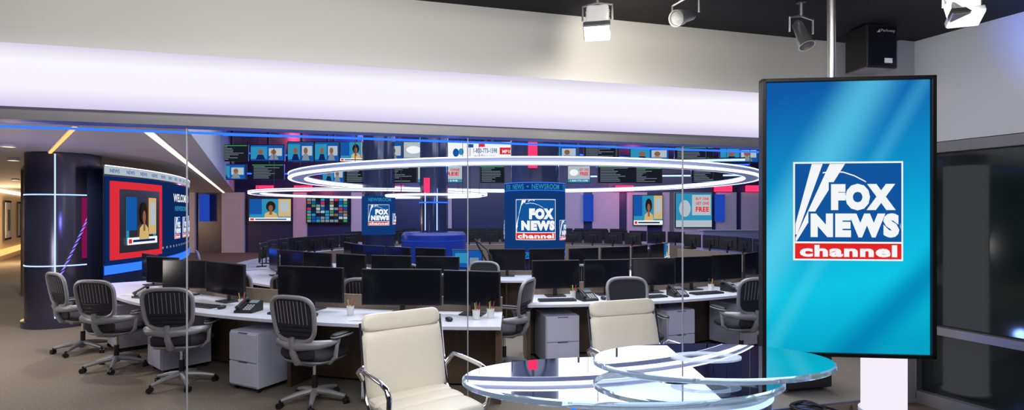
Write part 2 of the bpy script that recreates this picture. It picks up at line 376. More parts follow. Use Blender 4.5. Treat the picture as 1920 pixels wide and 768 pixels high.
def pic(b, kind, w, h, y=0.0, s=0.006):
    W = lambda t: -w/2+t*w
    H = lambda t: t*h
    R = lambda a, c, d, e, m, k=1: b.rect(W(a), W(c), H(d), H(e), y-k*s, m)
    if kind == 'presenter':
        R(0, 1, 0, 1, E_cy, 0); R(0, .3, .3, 1, E_bl); R(.7, 1, .2, 1, E_ye); R(.75, .95, .4, .9, E_wd, 2)
        b.ell(W(.52), H(.66), w*.115, h*.24, y-3*s, E_hair); b.flat([(W(.36), H(.1)), (W(.70), H(.1)), (W(.66), H(.34)), (W(.57), H(.42)), (W(.47), H(.42)), (W(.38), H(.34))], y-3*s, E_ye)
        b.ell(W(.52), H(.58), w*.055, h*.14, y-4*s, E_skin); b.flat([(W(.485), H(.28)), (W(.555), H(.28)), (W(.55), H(.46)), (W(.49), H(.46))], y-4*s, E_skin)
        R(0, 1, 0, .15, E_w, 5); R(.03, .12, .03, .12, E_rd, 6); R(.15, .9, .05, .10, E_nv, 6)
    elif kind == 'multi':
        R(0, 1, 0, 1, E_dk, 0)
        ms = [E_cy, E_gr, E_bl, E_dk, E_tx, E_magd, E_skin, E_tx, E_nv, E_bl, E_wd]
        for i in range(9):
            for j in range(8):
                R(.015+i*.109, .105+i*.109, .02+j*.122, .115+j*.122, random.choice(ms))
    elif kind == 'getone':
        R(0, 1, 0, 1, E_wd, 0); R(0, 1, 0, .2, E_cy); b.ell(W(.27), H(.6), w*.2, h*.2, y-s, E_w)
        b.text('GET ONE', W(.52), W(.95), H(.70), H(.86), y-s, E_rd, .03); b.text('FREE', W(.56), W(.93), H(.42), H(.64), y-s, E_rd, .04)
        b.text('1-800-773-1598', W(.1), W(.9), H(.05), H(.15), y-2*s, E_w, .01)
    elif kind == 'buyone':
        R(0, 1, 0, 1, E_cy, 0); R(.45, .97, .35, .95, E_wd); b.ell(W(.25), H(.55), w*.16, h*.25, y-s, E_wd)
        b.text('BUY ONE', W(.55), W(.92), H(.80), H(.88), y-2*s, E_rd, .03); b.text('GET ONE', W(.55), W(.92), H(.66), H(.75), y-2*s, E_rd, .03)
        b.text('FREE', W(.55), W(.92), H(.45), H(.60), y-2*s, E_rd, .04); R(.0, 1, 0, .2, E_wd, 1)
    elif kind == 'phone':
        R(0, 1, 0, 1, E_w, 0); b.ell(W(.16), H(.45), w*.035, h*.22, y-s, E_bl); b.ell(W(.22), H(.5), w*.03, h*.18, y-s, E_cy)
        b.text('1-800-773-1598', W(.36), W(.63), H(.44), H(.68), y-s, E_logobl, .02); b.text('mypillow.com', W(.37), W(.61), H(.10), H(.36), y-s, E_logobl, .01)
        R(.66, .84, .36, .72, E_rd); b.text('MP181', W(.69), W(.81), H(.42), H(.60), y-2*s, E_w, .02)
        R(.42, .49, .75, .92, E_rd); R(.30, .36, .72, .9, E_bl)
    elif kind == 'log':
        R(0, 1, 0, 1, E_dk, 0)
        for j in range(9):
            z = .06+j*.1
            R(.05, .05+random.uniform(.3, .85), z, z+.035, E_tx)
        R(0, 1, .94, 1, E_gr)
    elif kind == 'people':
        R(0, 1, 0, 1, E_bl, 0); R(0, .5, .1, .9, E_cy); R(.55, .95, .3, .8, E_wd)
        b.ell(W(.3), H(.55), w*.08, h*.17, y-2*s, E_skin); b.flat([(W(.15), H(.05)), (W(.45), H(.05)), (W(.38), H(.38)), (W(.22), H(.38))], y-2*s, E_nv)
        b.ell(W(.7), H(.55), w*.08, h*.17, y-2*s, E_skin); b.flat([(W(.55), H(.05)), (W(.85), H(.05)), (W(.78), H(.38)), (W(.62), H(.38))], y-2*s, E_tx)
    elif kind == 'desktop':
        R(0, 1, 0, 1, E_bl, 0); R(.1, .55, .3, .85, E_cy); R(.6, .9, .1, .6, E_tx); R(0, 1, 0, .07, E_nv)

def display(kind, w, h, loc, rz, label, bez=0.02, hang=0.0, group=None):
    b = B()
    b.box((0, 0.04, h/2), (w+2*bez, 0.07, h+2*bez), M_bplastic, bev=.006)
    if hang: b.cyl((0, 0.06, h), (0, 0.06, h+hang), 0.03, M_bplastic)
    o = b.obj('display_screen', loc=loc, rz=rz, label=label, cat='screen')
    b = B(); pic(b, kind, w, h, y=-0.001); b.obj('screen_picture', parent=o)
    if group: o['group'] = group
    return o

aTV = math.atan2(-0.10, 1.033)
tv = empty('television', (1.591, 3.40, 0.849), aTV, 'large black-framed portrait television on a silver ceiling pole', 'television')
b = B(); W_, H_ = 1.038, 1.757
b.box((W_/2, 0.045, H_/2), (W_-.01, 0.06, H_-.01), M_bplastic, bev=.01)
for x in (0.014, W_-.014): b.box((x, 0.02, H_/2), (0.028, 0.06, H_), M_bplastic, bev=.004)
for z in (0.012, H_-.012): b.box((W_/2, 0.02, z), (W_, 0.06, 0.024), M_bplastic, bev=.004)
b.obj('bezel', parent=tv)
b = B(); b.rect(-.49, .49, 0, 1.71, 0, E_tv); b.obj('screen_picture', parent=tv, loc=(W_/2, 0.010, 0.024))
b = B(); logo(b, .195, H_-.53, .655, 0.006, s=.0012); b.obj('logo', parent=tv)
b = B(); b.cyl((.47, .10, H_-.3), (.47, .10, 3.34-.849), .025, M_alu); b.box((.47, .10, 3.33-.849-.01), (.2, .12, .02), M_alu); b.box((.47, .085, H_-.4), (.3, .03, .4), M_bplastic); b.obj('mounting_pole', parent=tv, smooth=True)

# ------------------------------------------------------------------ news desk
nd = empty('news_desk', (0.70, 2.72, 0), 0, 'oval two-tier clear glass news desk with blue-lit round base', 'desk')
def disc(a, bb, z, th, name, loc):
    q = B(); q.lathe([(0, 0), (.985, 0)], M_tglass, 72, sx=a, sy=bb); q.lathe([(0, th), (.985, th)], M_tglass, 72, sx=a, sy=bb)
    q.lathe([(.985, 0), (1.0, th*.2), (1.0, th*.8), (.985, th)], M_edge, 72, sx=a, sy=bb)
    keep = [i for i, f in enumerate(q.f) if not (len(f) == 72)]
    q.f = [q.f[i] for i in keep]; q.m = [q.m[i] for i in keep]
    return q.obj(name, parent=nd, loc=loc, smooth=True)
disc(.80, .37, 0, .035, 'lower_tabletop', (-.15, -.05, .900))
disc(.605, .33, 0, .030, 'upper_tabletop', (.32, .0, .980))
def flatring(r0, r1, mat, sx, sy, name, loc):
    q = B(); q.lathe([(r0, 0), (r1, 0), (r1, .006), (r0, .006), (r0, 0)], mat, 64, sx=sx, sy=sy); q.quadsonly()
    q.obj(name, parent=nd, loc=loc)
flatring(.17, .27, M_frost, 1.05, .55, 'hub_ring', (.14, .03, .938))
flatring(.34, .50, M_frost2, 1.15, .55, 'inlay_ring', (.05, -.0, .891))
flatring(.10, .15, M_frost2, 1.2, .6, 'inlay_ring', (.30, .03, 1.0105))
b = B(); b.lathe([(.10, 0), (.10, .042)], M_chrome, 32, sy=.7); b.obj('riser', parent=nd, loc=(.14, .03, .936), smooth=True)
b = B(); b.lathe([(.36, 0), (.40, .02), (.40, .05)], M_wht, 48); b.lathe([(.33, .05), (.33, .8)], M_wht, 48); b.lathe([(.48, .76), (.50, .78), (.50, .85), (.48, .86)], M_desk, 64, sy=.72)
b.obj('base', parent=nd, loc=(.12, .05, .005), smooth=True)
b = B()
for z0, mt in ((.0, E_blue2), (-.10, E_blue)):
    b.lathe([(.502, z0), (.512, z0+.004), (.512, z0+.022), (.502, z0+.026)], mt, 64, sy=.72)
b.quadsonly(); b.obj('blue_light_ring', parent=nd, loc=(.12, .05, .83))

# ------------------------------------------------------------------ cream studio chairs
def cream_chair(loc, rz, label):
    r = empty('studio_armchair', loc, rz, label, 'chair', 'cream studio armchairs')
    ST = .62
    Tm = Matrix.Translation((0, .22, ST+.02)) @ Matrix.Rotation(rad(-12), 4, 'X')
    b = B(); b.M = Tm
    b.cushion(0, .445, .265, .055, .05, M_cream, r=.05, puff=.010)
    b.cushion(0, .19, .265, .205, .05, M_cream, r=.04, puff=.02)
    b.M = Tm @ Matrix.Translation((0, .02, .24)); b.cushion(0, 0, .26, .258, .025, M_cream, r=.05, puff=.004)
    b.obj('backrest', parent=r, smooth=True)
    b = B(); b.M = Matrix.Translation((0, 0, ST)) @ Matrix.Rotation(rad(-90), 4, 'X')
    for yc, hh in ((-.165, .115), (.02, .08), (.18, .085)): b.cushion(0, yc, .26, hh, .05, M_cream, r=.04, puff=.014)
    b.M = Matrix(); b.box((0, .0, ST-.03), (.48, .46, .025), M_cream, bev=.01)
    b.obj('seat', parent=r, smooth=True)
    b = B()
    for sx in (-1, 1):
        pts = [(sx*.272, -.24, ST-.03), (sx*.272, 0, ST-.045), (sx*.272, .16, ST-.03), (sx*.272, .215, ST+.02), (sx*.272, .26, ST+.18), (sx*.272, .315, ST+.46)]
        b.tube(pts, .011, M_chrome, 8)
    b.tube([(-.272, .29, ST+.30), (.272, .29, ST+.30)], .012, M_chrome); b.tube([(-.272, .05, ST-.045), (.272, .05, ST-.045)], .014, M_chrome)
    b.obj('side_rails', parent=r, smooth=True)
    for sx in (-1, 1):
        b = B(); q = sx*.315
        pts = [(sx*.275, .255, ST+.13), (q, .235, ST+.19), (q, .19, ST+.215), (q, .05, ST+.215), (q, -.12, ST+.212), (q, -.195, ST+.195), (q, -.225, ST+.155), (q, -.22, ST+.06), (q, -.20, ST-.0), (sx*.275, -.17, ST-.035)]
        b.tube(pts, .015, M_chrome, 10); b.obj('armrest', parent=r, smooth=True)
    b = B(); b.cyl((0, 0, .12), (0, 0, ST-.05), .025, M_chrome); b.cyl((0, 0, .09), (0, 0, .35), .035, M_chrome)
    b.box((0, 0, ST-.06), (.2, .2, .03), M_chrome, bev=.005)
    for k in range(5):
        a = k*math.tau/5
        b.tube([(.03*math.cos(a), .03*math.sin(a), .12), (.3*math.cos(a), .3*math.sin(a), .075)], [.025, .014], M_chrome)
    b.obj('pedestal_base', parent=r, smooth=True)
    for k in range(5):
        a = k*math.tau/5; q = B()
        x, y = .3*math.cos(a), .3*math.sin(a)
        q.cyl((x-.012, y, .03), (x+.012, y, .03), .03, M_bplastic); q.cyl((x, y, .03), (x, y, .08), .008, M_chrome); q.obj('caster', parent=r, smooth=True)
    return r
cream_chair((-.52, 3.16, 0), rad(36), 'cream leather armchair with chrome arms beside glass desk')
cream_chair((.90, 3.54, 0), rad(20), 'cream leather armchair with chrome arms behind glass desk')

# ------------------------------------------------------------------ office chairs
def office_chair():
    r = empty('office_chair', (0, 0, 0), 0, 'grey and black mesh swivel office chair at a curved white desk', 'chair', 'mesh office chairs')
    b = B(); b.cyl((0, 0, .07), (0, 0, .14), .035, M_chairgrey)
    for k in range(5):
        a = k*math.tau/5+.3
        c, s_ = math.cos(a), math.sin(a)
        b.tube([(.02*c, .02*s_, .115), (.15*c, .15*s_, .10), (.29*c, .29*s_, .07)], [.030, .026, .017], M_chairgrey, 8)
    b.obj('star_base', parent=r, smooth=True)
    for k in range(5):
        a = k*math.tau/5+.3; x, y = .30*math.cos(a), .30*math.sin(a)
        q = B(); t = a+.8; d = Vector((math.cos(t), math.sin(t), 0))
        for sgn in (-1, 1): q.cyl(Vector((x, y, .028))+d*sgn*.006, Vector((x, y, .028))+d*sgn*.024, .028, M_bplastic, seg=14)
        q.cyl((x, y, .03), (x, y, .075), .009, M_bplastic, seg=8); q.obj('caster', parent=r, smooth=True)
    b = B(); b.cyl((0, 0, .12), (0, 0, .26), .026, M_bplastic); b.cyl((0, 0, .24), (0, 0, .40), .016, M_chrome); b.obj('gas_lift', parent=r, smooth=True)
    b = B(); b.pillow((0, .03, .455), (.25, .235, .040), M_fabric, .5, .8); b.box((0, -.02, .40), (.2, .26, .05), M_chairgrey, bev=.015); b.pillow((0, .02, .425), (.235, .22, .03), M_chairgrey, .5, .8); b.obj('seat', parent=r, smooth=True)
    def sup(a, hw, hh, zc, n=.55):
        c, s_ = math.cos(a), math.sin(a)
        return hw*math.copysign(abs(c)**n, c), zc+hh*math.copysign(abs(s_)**n, s_)
    def yb(x, z): return -.235-.16*(z-.55)+.35*x*x
    b = B(); pts = []
    for k in range(40):
        x, z = sup(k*math.tau/40, .228, .20, .82); pts.append((x*(1-.35*(.82-z)), yb(x, z), z))
    b.tube(pts, .020, M_chairgrey, 8, closed=True)
    b.tube([(-.28, -.02, .60), (-.275, -.12, .60), (-.21, -.205, .595), (0, -.258, .58), (.21, -.205, .595), (.275, -.12, .60), (.28, -.02, .60)], [.020, .030, .042, .046, .042, .030, .020], M_chairgrey, 10)
    b.tube([(0, -.10, .40), (0, -.22, .43), (0, -.27, .52), (0, -.285, .66)], [.03, .034, .03, .024], M_chairgrey, 10)
    b.obj('backrest_frame', parent=r, smooth=True)
    b = B(); vs = []; fs = []; nx, nz = 12, 10
    for j in range(nz+1):
        t = -1+2*j/nz
        hw = .215*(max(0, 1-abs(t)**3.6))**(1/3.6) if abs(t) < 1 else .10
        for i in range(nx+1):
            z = .82+.19*t; x = hw*(-1+2*i/nx)*(1-.35*(.82-z)); vs.append((x, yb(x, z)+.004, z))
    for j in range(nz):
        for i in range(nx): fs.append((j*(nx+1)+i, j*(nx+1)+i+1, (j+1)*(nx+1)+i+1, (j+1)*(nx+1)+i))
    b.add(vs, fs, M_mesh)
    for j in range(9):
        x = -.16+j*.04; b.tube([(x, yb(x, z)-.006, z) for z in (.78, .86, .93, .985)], .003, M_chairgrey, 5)
    for z in (.68, .72, .76): b.tube([(x, yb(x, z)-.007, z) for x in (-.18, -.1, 0, .1, .18)], .004, M_bplastic, 5)
    b.obj('backrest_mesh', parent=r, smooth=True)
    b = B(); b.pillow((0, -.215, .51), (.19, .022, .05), M_mesh, .6, .7); b.obj('lumbar_pad', parent=r, smooth=True)
    for sx in (-1, 1):
        b = B(); q = sx*.28
        b.tube([(sx*.10, -.03, .40), (sx*.22, -.05, .405), (q, -.05, .46), (q, -.03, .56), (q, .0, .635)], [.018, .02, .02, .018, .02], M_chairgrey, 8)
        b.pillow((q, .04, .655), (.042, .135, .016), M_bplastic, .7, .8); b.pillow((q, .04, .642), (.045, .14, .014), M_chairgrey, .7, .8)
        b.obj('armrest', parent=r, smooth=True)
    return r
oc = office_chair()
def place(o, R, a, tw=0): o.location = PP(R, a); o.rotation_euler = (0, 0, rad(a+tw))
place(oc, 7.46, -13.4, -8)
for R, a, tw in ((7.50, -25.9, 32), (7.55, -35.6, 28), (7.62, -44.6, 15), (6.55, 25.3, -12), (6.20, 0.1, 70), (6.22, -7.0, 175), (6.14, -14.5, 10),
                 (6.15, -32.5, 14), (6.62, 12.5, 175), (6.15, -42, -8), (4.5, -18, 10), (4.5, 14, -15), (4.5, 30, 20), (4.5, -38, 10), (6.05, -75, 20), (6.7, 38, 12), (6.12, -55, 10), (4.5, -5, 170), (6.15, -24, 20)):
    dup(oc, PP(R, a), rad(a+tw))

# ------------------------------------------------------------------ curved desks
def desk(Rn, a0, a1, label, dep=.75, dh=.88):
    r = empty('curved_desk', (CX, CY, 0), 0, label, 'desk', 'curved newsroom desks'); Rf = Rn-dep; sg = max(10, int(abs(a1-a0)/2))
    b = B(); b.arc(Rf, Rn, a0, a1, .70, .73, M_desk, sg); b.obj('worktop', parent=r)
    b = B(); b.arc(Rf+.14, Rf+.16, a0+.4, a1-.4, .03, .70, M_walnut, sg); b.obj('modesty_panel', parent=r)
    b = B(); b.arc(Rf-.035, Rf-.002, a0, a1, 0.0, dh, M_tan, sg); b.obj('divider', parent=r)
    for a in (a0, a1-.4):
        b = B(); b.arc(Rf+.02, Rn-.10, a, a+.4, 0.0, .699, M_walnut, 1); b.obj('end_panel', parent=r)
    n = max(1, int(abs(a1-a0)/14))
    for i in range(1, n):
        a = a0+(a1-a0)*i/n
        b = B(); b.arc(Rf+.17, Rn-.25, a, a+.35, 0.0, .699, M_walnut, 1); b.obj('leg_panel', parent=r)
    return r
desk(7.4, -53, 0, 'long curved white desk with walnut panels and tan divider')
for R, a0, a1, dh in [(6.25, 2.5, 50, .88), (5.70, -60, -4, .88), (4.1, -70, 70, .80), (5.7, -125, -64, .78), (6.25, 56, 120, .78), (5.75, 130, 230, .76), (7.6, 128, 232, .76), (9.4, 150, 210, .76)]:
    desk(R, a0, a1, 'curved white newsroom desk with walnut base', dh=dh)

def monitor(w, h, lit=None):
    r = empty('computer_monitor', (0, 0, 0), 0, 'black flat computer monitor on a stand, screen off' if not lit else 'black computer monitor showing a bright picture', 'monitor', 'newsroom computer monitors')
    b = B(); b.box((0, .02, .27), (w, .03, h), M_bplastic, bev=.005); b.box((0, .04, .27), (w*.5, .03, h*.5), M_bplastic, bev=.01); b.obj('housing', parent=r)
    b = B()
    if lit: b.M = Matrix.Translation((0, 0, .27-h/2+.012)); pic(b, lit, w-.03, h-.024, y=.003, s=.0012)
    else: b.box((0, .004, .27), (w-.024, .004, h-.024), M_screenoff)
    b.obj('screen', parent=r)
    b = B(); b.box((0, .06, .15), (.05, .02, .28), M_bplastic, bev=.004); b.box((0, .05, .007), (.24, .18, .012), M_bplastic, bev=.004); b.obj('stand', parent=r)
    return r
mA = monitor(.60, .35); mU = monitor(.82, .37); mL = monitor(.52, .32, 'desktop'); mP = monitor(.52, .32, 'presenter')
used = {id(mA): 0, id(mU): 0, id(mL): 0, id(mP): 0}
def putmon(m, R, a, tw=0, z=.731):
    p = PP(R, a, z)
    if used[id(m)] == 0:
        m.location = p; m.rotation_euler = (0, 0, rad(a+tw)); used[id(m)] = 1
    else: dup(m, p, rad(a+tw))
for m, a, tw in ((mU, -28.0, -6), (mU, -17.4, 0), (mU, -8.6, 6), (mA, -2.6, -12), (mA, -35.4, 26), (mA, -41.5, 20), (mA, -47.5, 8)): putmon(m, 6.86, a, tw)
def fillrow(R, a0, a1, skip=.12, lit=.08, sp=.70):
    step = math.degrees(sp/R); a = a0+step*.6
    while a < a1-step*.4:
        t = random.random()
        if t > skip:
            m = mA
            if random.random() < lit: m = random.choice((mL, mP))
            putmon(m, R, a, random.uniform(-8, 8))
        a += step
fillrow(5.68, 2.5, 50, .0, 0, .66)
fillrow(5.15, -60, -4, .05, 0, .68)
fillrow(3.55, -70, 70, .03, .08, .66)
fillrow(5.15, -125, -64, .05, .1, .68)
fillrow(5.7, 56, 120, .1, .1)
fillrow(5.2, 130, 230, .05, .12, .68)
fillrow(7.05, 128, 232, .05, .12, .68)
fillrow(8.85, 150, 210, .05, .12, .68)

def pedestal():
    r = empty('drawer_pedestal', (0, 0, 0), 0, 'white lacquered mobile drawer pedestal under a curved desk', 'cabinet', 'white drawer pedestals')
    b = B(); b.box((0, 0, .32), (.40, .50, .54), M_cab, bev=.006); b.obj('body', parent=r)
    b = B(); b.box((0, -.258, .44), (.38, .018, .27), M_cab, bev=.004); b.box((0, -.262, .578), (.12, .012, .008), M_cabdark); b.obj('drawer', parent=r)
    b = B(); b.box((0, -.258, .18), (.38, .018, .22), M_cab, bev=.004); b.box((0, -.262, .293), (.12, .012, .008), M_cabdark); b.obj('drawer', parent=r)
    for x in (-.16, .16):
        for y in (-.2, .2):
            b = B(); b.cyl((x-.01, y, .025), (x+.01, y, .025), .025, M_bplastic, seg=12); b.obj('caster', parent=r)
    return r
pd = pedestal(); p = PP(7.16, -19.8); pd.location = p; pd.rotation_euler = (0, 0, rad(-26))
for R, a, tw in ((7.14, -31.0, -8), (7.18, -8.3, -4), (5.95, 6.0, 6), (5.92, 20.2, 0), (5.95, 31, 0), (7.1, -43.0, 0), (5.4, -22, 0)):
    dup(pd, PP(R, a), rad(a+tw))

def phone():
    r = empty('desk_phone', (0, 0, 0), 0, 'black office desk phone with handset and small screen', 'phone', 'desk phones')
    b = B(); b.add([(-.1, -.1, 0), (.1, -.1, 0), (.1, .1, 0), (-.1, .1, 0), (-.1, -.1, .02), (.1, -.1, .02), (.1, .1, .10), (-.1, .1, .10)], [(3, 2, 1, 0), (4, 5, 6, 7), (0, 1, 5, 4), (1, 2, 6, 5), (2, 3, 7, 6), (3, 0, 4, 7)], M_bplastic)
    for i in range(3):
        for j in range(4): b.box((.0+i*.03, -.08+j*.025, .035+j*.01), (.02, .014, .008), M_lgrey, rot=(.38, 0, 0))
    b.obj('body', parent=r)
    b = B(); b.tube([(-.07, -.09, .05), (-.07, -.06, .07), (-.07, .05, .115), (-.07, .09, .115)], [.024, .014, .014, .024], M_bplastic, 8); b.obj('handset', parent=r, smooth=True)
    b = B(); b.box((.03, .055, .095), (.09, .05, .006), E_tx, rot=(.38, 0, 0)); b.obj('phone_screen', parent=r)
    return r
def keyboard():
    b = B(); b.box((0, 0, .009), (.44, .14, .016), M_bplastic, bev=.003)
    for j in range(5):
        for i in range(15): b.box((-.2+i*.0285, -.05+j*.025, .019), (.022, .019, .006), M_mesh)
    return b.obj('keyboard', label='black computer keyboard lying on a white desk', cat='keyboard')
def mouse():
    b = B(); b.pillow((0, 0, .018), (.03, .05, .018), M_bplastic, .9, .9, 8, 16)
    return b.obj('computer_mouse', label='small black computer mouse on a white desk', cat='mouse', smooth=True)
def cup():
    r = empty('pen_cup', (0, 0, 0), 0, 'white cup holding pens and markers on desk', 'pen cup', 'pen cups')
    b = B(); b.lathe([(.032, 0), (.038, .09), (.035, .09), (.03, .005)], M_wht, 20); b.obj('cup', parent=r, smooth=True)
    for i, (m, a) in enumerate(((M_red, 0), (M_tan, 1.6), (M_bplastic, 3.1), (pmat('yellow_pen', (.7, .5, .05)), 4.4))):
        b = B(); b.tube([(0.01*math.cos(a), .01*math.sin(a), .008), (.035*math.cos(a), .035*math.sin(a), .16)], .004, m, 6); b.obj('pen', parent=r)
    return r
ph = phone(); kb = keyboard(); ms = mouse(); cp = cup()
kb['group'] = 'desk keyboards'; ms['group'] = 'computer mice'
DZ = .7315
def seq(o, lst):
    for i, (R, a, tw) in enumerate(lst):
        if i == 0: o.location = PP(R, a, DZ); o.rotation_euler = (0, 0, rad(a+tw))
        else: dup(o, PP(R, a, DZ), rad(a+tw))
seq(ph, [(7.15, -21.7, 15), (7.18, -37.5, 20), (7.15, -31.3, -15), (5.98, 9.5, 10), (6.0, 21, -10), (5.98, 30, 0), (5.45, -28, 0), (5.45, -12, 0), (3.85, 20, 0)])
seq(kb, [(7.15, -27.5, 4), (7.15, -17.5, -4), (7.17, -7.6, 6), (7.15, -34.2, 10), (5.99, 6, 0), (5.99, 17.2, 5), (5.99, 25.5, -5), (5.45, -20, 0)])
seq(ms, [(7.15, -24.9, 0), (7.17, -15.0, 0), (7.14, -5.0, 0), (5.99, 11.4, 0), (7.15, -4.0, 40)])
seq(cp, [(7.0, -23.9, 0), (7.0, -12.6, 0), (6.98, -0.9, 0), (5.85, 8.2, 0), (7.05, -2.0, 0), (5.85, 27.7, 0)])
b = B(); b.box((0, 0, .002), (.21, .297, .003), M_wht, bev=.0005); b.box((.012, .01, .005), (.21, .297, .002), M_wht, rot=(0, 0, .15))
pp = b.obj('paper_sheets', label='loose white paper sheets lying on desk', cat='paper'); pp['group'] = 'paper sheets'
seq(pp, [(7.12, -10.9, 10), (7.15, -40.5, 30), (5.98, 13.4, 20), (5.45, -33, 5)])
b = B(); b.lathe([(.07, 0), (.07, .015), (.02, .02), (.015, .05)], M_bplastic, 20); b.tube([(0, 0, .03), (-.02, 0, .25), (-.22, 0, .62)], .014, M_bplastic); b.tube([(-.22, 0, .62), (-.02, 0, .45), (.02, -.02, .36)], .012, M_bplastic); b.cyl((.02, -.02, .38), (.05, -.03, .26), .03, M_bplastic)
b.obj('microphone_arm', loc=PP(3.85, -4, DZ), label='black jointed microphone arm clamped to desk', cat='microphone', smooth=True)

# ------------------------------------------------------------------ pillars
def wrapc(R):
    return lambda q: Vector(((R-q.y)*math.sin(q.x/R), -(R-q.y)*math.cos(q.x/R), q.z))
lp = empty('video_pillar', (.47, 11.0, 0), -.04, 'round blue video pillar with logo and lettering bands', 'pillar')
b = B(); b.lathe([(.5, 0), (.5, .86), (.62, .87), (.62, 2.36), (.5, 2.37), (.5, 4.19)], M_navy, 48); b.obj('column', parent=lp, smooth=True)
b = B(); b.warp = wrapc(.625)
b.rect(-1.9, 1.9, .99, 2.20, 0, E_nv2, 60); b.rect(-1.9, 1.9, 2.20, 2.36, 0, E_nv2, 60); b.rect(-1.9, 1.9, .87, .99, 0, E_nv2, 60)
for z in (2.205, 2.355, .985, .875): b.rect(-1.9, 1.9, z-.006, z+.006, -.004, E_blue, 60)
for x0 in (-1.62, -.22, 1.18):
    b.text('NEWS', x0-.26, x0+.0, 2.225, 2.330, -.006, E_cy, .02)
    b.ell(x0+.08, 2.277, .018, .018, -.006, E_cy)
    b.text('NEWSROOM', x0+.16, x0+.76, 2.225, 2.330, -.006, E_cy, .02)
    b.text('FOX', x0-.5, x0-.32, 2.225, 2.330, -.006, E_cy, .02)
for x0 in (-1.3, -.65, .10, .85): b.text('FOX NEWS', x0, x0+.55, .885, .972, -.006, E_cy, .02)
b.obj('video_surface', parent=lp)
b = B(); b.warp = wrapc(.625); logo(b, -.40, 2.03, .84, -.004, n=14, s=.003); logo(b, -1.36, 1.62, .42, -.004, n=8, s=.003); logo(b, .56, 1.62, .42, -.004, n=8, s=.003); b.obj('logo', parent=lp)
l2 = empty('video_pillar', (-3.5, 14.0, 0), rad(12), 'smaller dark blue round video pillar with logo', 'pillar')
b = B(); b.lathe([(.42, 0), (.42, 4.19)], M_navy, 40); b.obj('column', parent=l2, smooth=True)
b = B(); b.warp = wrapc(.43); b.rect(-1.2, 1.2, 1.2, 2.2, 0, E_nv2, 40); logo(b, -.26, 1.98, .56, -.004, n=10, s=.003); logo(b, .42, 1.75, .3, -.004, n=8, s=.003)
b.text('NEWSROOM', -.25, .35, 2.06, 2.15, -.006, E_cy, .02); b.obj('video_surface', parent=l2)
l3 = empty('lit_column', (-1.9, 13.0, 0), 0, 'dark glossy column with blue light drum and vertical LED strips', 'pillar')
b = B(); b.lathe([(.34, 1.30), (.34, 4.19)], M_navy, 40); b.obj('column', parent=l3, smooth=True)
M_drum = pmat('blue_drum', (.01, .02, .12), .3, emis=(.0, .02, .22), es=.6)
b = B(); b.lathe([(.72, 0), (.78, .1), (.78, 1.24), (.72, 1.30), (.3, 1.31)], M_drum, 48)
b.lathe([(.782, 1.1), (.788, 1.1), (.788, 1.12), (.782, 1.12)], E_blued, 48)
b.obj('drum', parent=l3, smooth=True)
b = B()
for a in (-.5, .35): b.box((.345*math.sin(a), -.345*math.cos(a), 1.85), (.02, .02, 1.0), E_blue2)
b.lathe([(.35, 2.0), (.36, 2.0), (.36, 2.03), (.35, 2.03)], E_blue, 32); b.obj('led_strips', parent=l3)
b = B(); b.box((-.12, -.36, 2.42), (.14, .02, .35), E_mag); b.obj('magenta_panel', parent=l3)
b = B(); b.box((0, 0, 0), (.18, .03, .5), E_mag, bev=.005); b.cyl((0, .02, .2), (0, .02, 1.3), .02, M_bplastic)
b.obj('magenta_light_panel', loc=(.40, 10.3, 2.88), label='glowing magenta light panel hung above the pillar', cat='light')

c1 = empty('round_column', (-7.18, 8.55, 0), math.atan2(7.18, 8.55), 'dark glossy round column with blue LED cross lines', 'pillar')
b = B(); b.lathe([(.52, 0), (.52, .10), (.476, .11), (.476, 2.68)], M_colm, 48); b.obj('shaft', parent=c1, smooth=True)
b = B(); b.warp = wrapc(.478); b.rect(-.115, -.097, .15, 2.66, -.006, E_blue2)
b.warp = None
for z in (2.03, .94): b.lathe([(.478, z), (.484, z), (.484, z+.018), (.478, z+.018)], E_blue2, 48)
b.obj('blue_light_strips', parent=c1)
b = B(); b.warp = wrapc(.478)  # emissive dashes painted on the shaft to imitate a purple reflection
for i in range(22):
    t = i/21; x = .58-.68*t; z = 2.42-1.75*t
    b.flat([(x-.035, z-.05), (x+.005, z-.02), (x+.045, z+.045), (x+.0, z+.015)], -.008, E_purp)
b.obj('dotted_reflection', parent=c1)
b = B(); b.warp = wrapc(.478); b.rect(.22, .34, 1.05, 2.0, -.004, emat('dim_pink_reflection', (.45, .01, .14), .5), 6); b.obj('pink_reflection', parent=c1)  # pink reflection painted on the shaft as a dim glowing patch
b = B(); b.lathe([(.18, 0), (.18, 2.68)], M_tan, 32); b.obj('round_column', loc=(-10.35, 11.5, 0), label='plain brown round column in the corridor', cat='pillar', smooth=True)

# curved video wall
P0, P1, P2 = Vector((-6.25, 8.2)), Vector((-6.12, 10.3)), Vector((-7.9, 13.1))
def bz(t): return P0*(1-t)**2+P1*2*t*(1-t)+P2*t*t
NS = 200; tab = [(0.0, 0.0)]; acc = 0
for i in range(1, NS+1):
    acc += (bz(i/NS)-bz((i-1)/NS)).length; tab.append((acc, i/NS))
LW = acc
def wwall(q):
    s_ = max(0, min(LW, q.x)); k = int(s_/LW*NS); k = min(NS-1, k)
    while k < NS-1 and tab[k+1][0] < s_: k += 1
    while k > 0 and tab[k][0] > s_: k -= 1
    t = tab[k][1]+(s_-tab[k][0])/(tab[k+1][0]-tab[k][0])/NS
    p = bz(t); d = (bz(min(1, t+.01))-bz(max(0, t-.01))).normalized(); n = Vector((d.y, -d.x))
    r = p+n*(-q.y)-P0; return Vector((r.x, r.y, q.z))
vw = empty('video_wall', (P0.x, P0.y, 0), 0, 'curved dark blue video wall with red-framed screen', 'screen')
b = B(); b.warp = wwall
for y0 in (.04, .30): b.rect(0, LW, 0.0, 2.5, y0, M_navy, 40)
b.obj('wall_body', parent=vw)
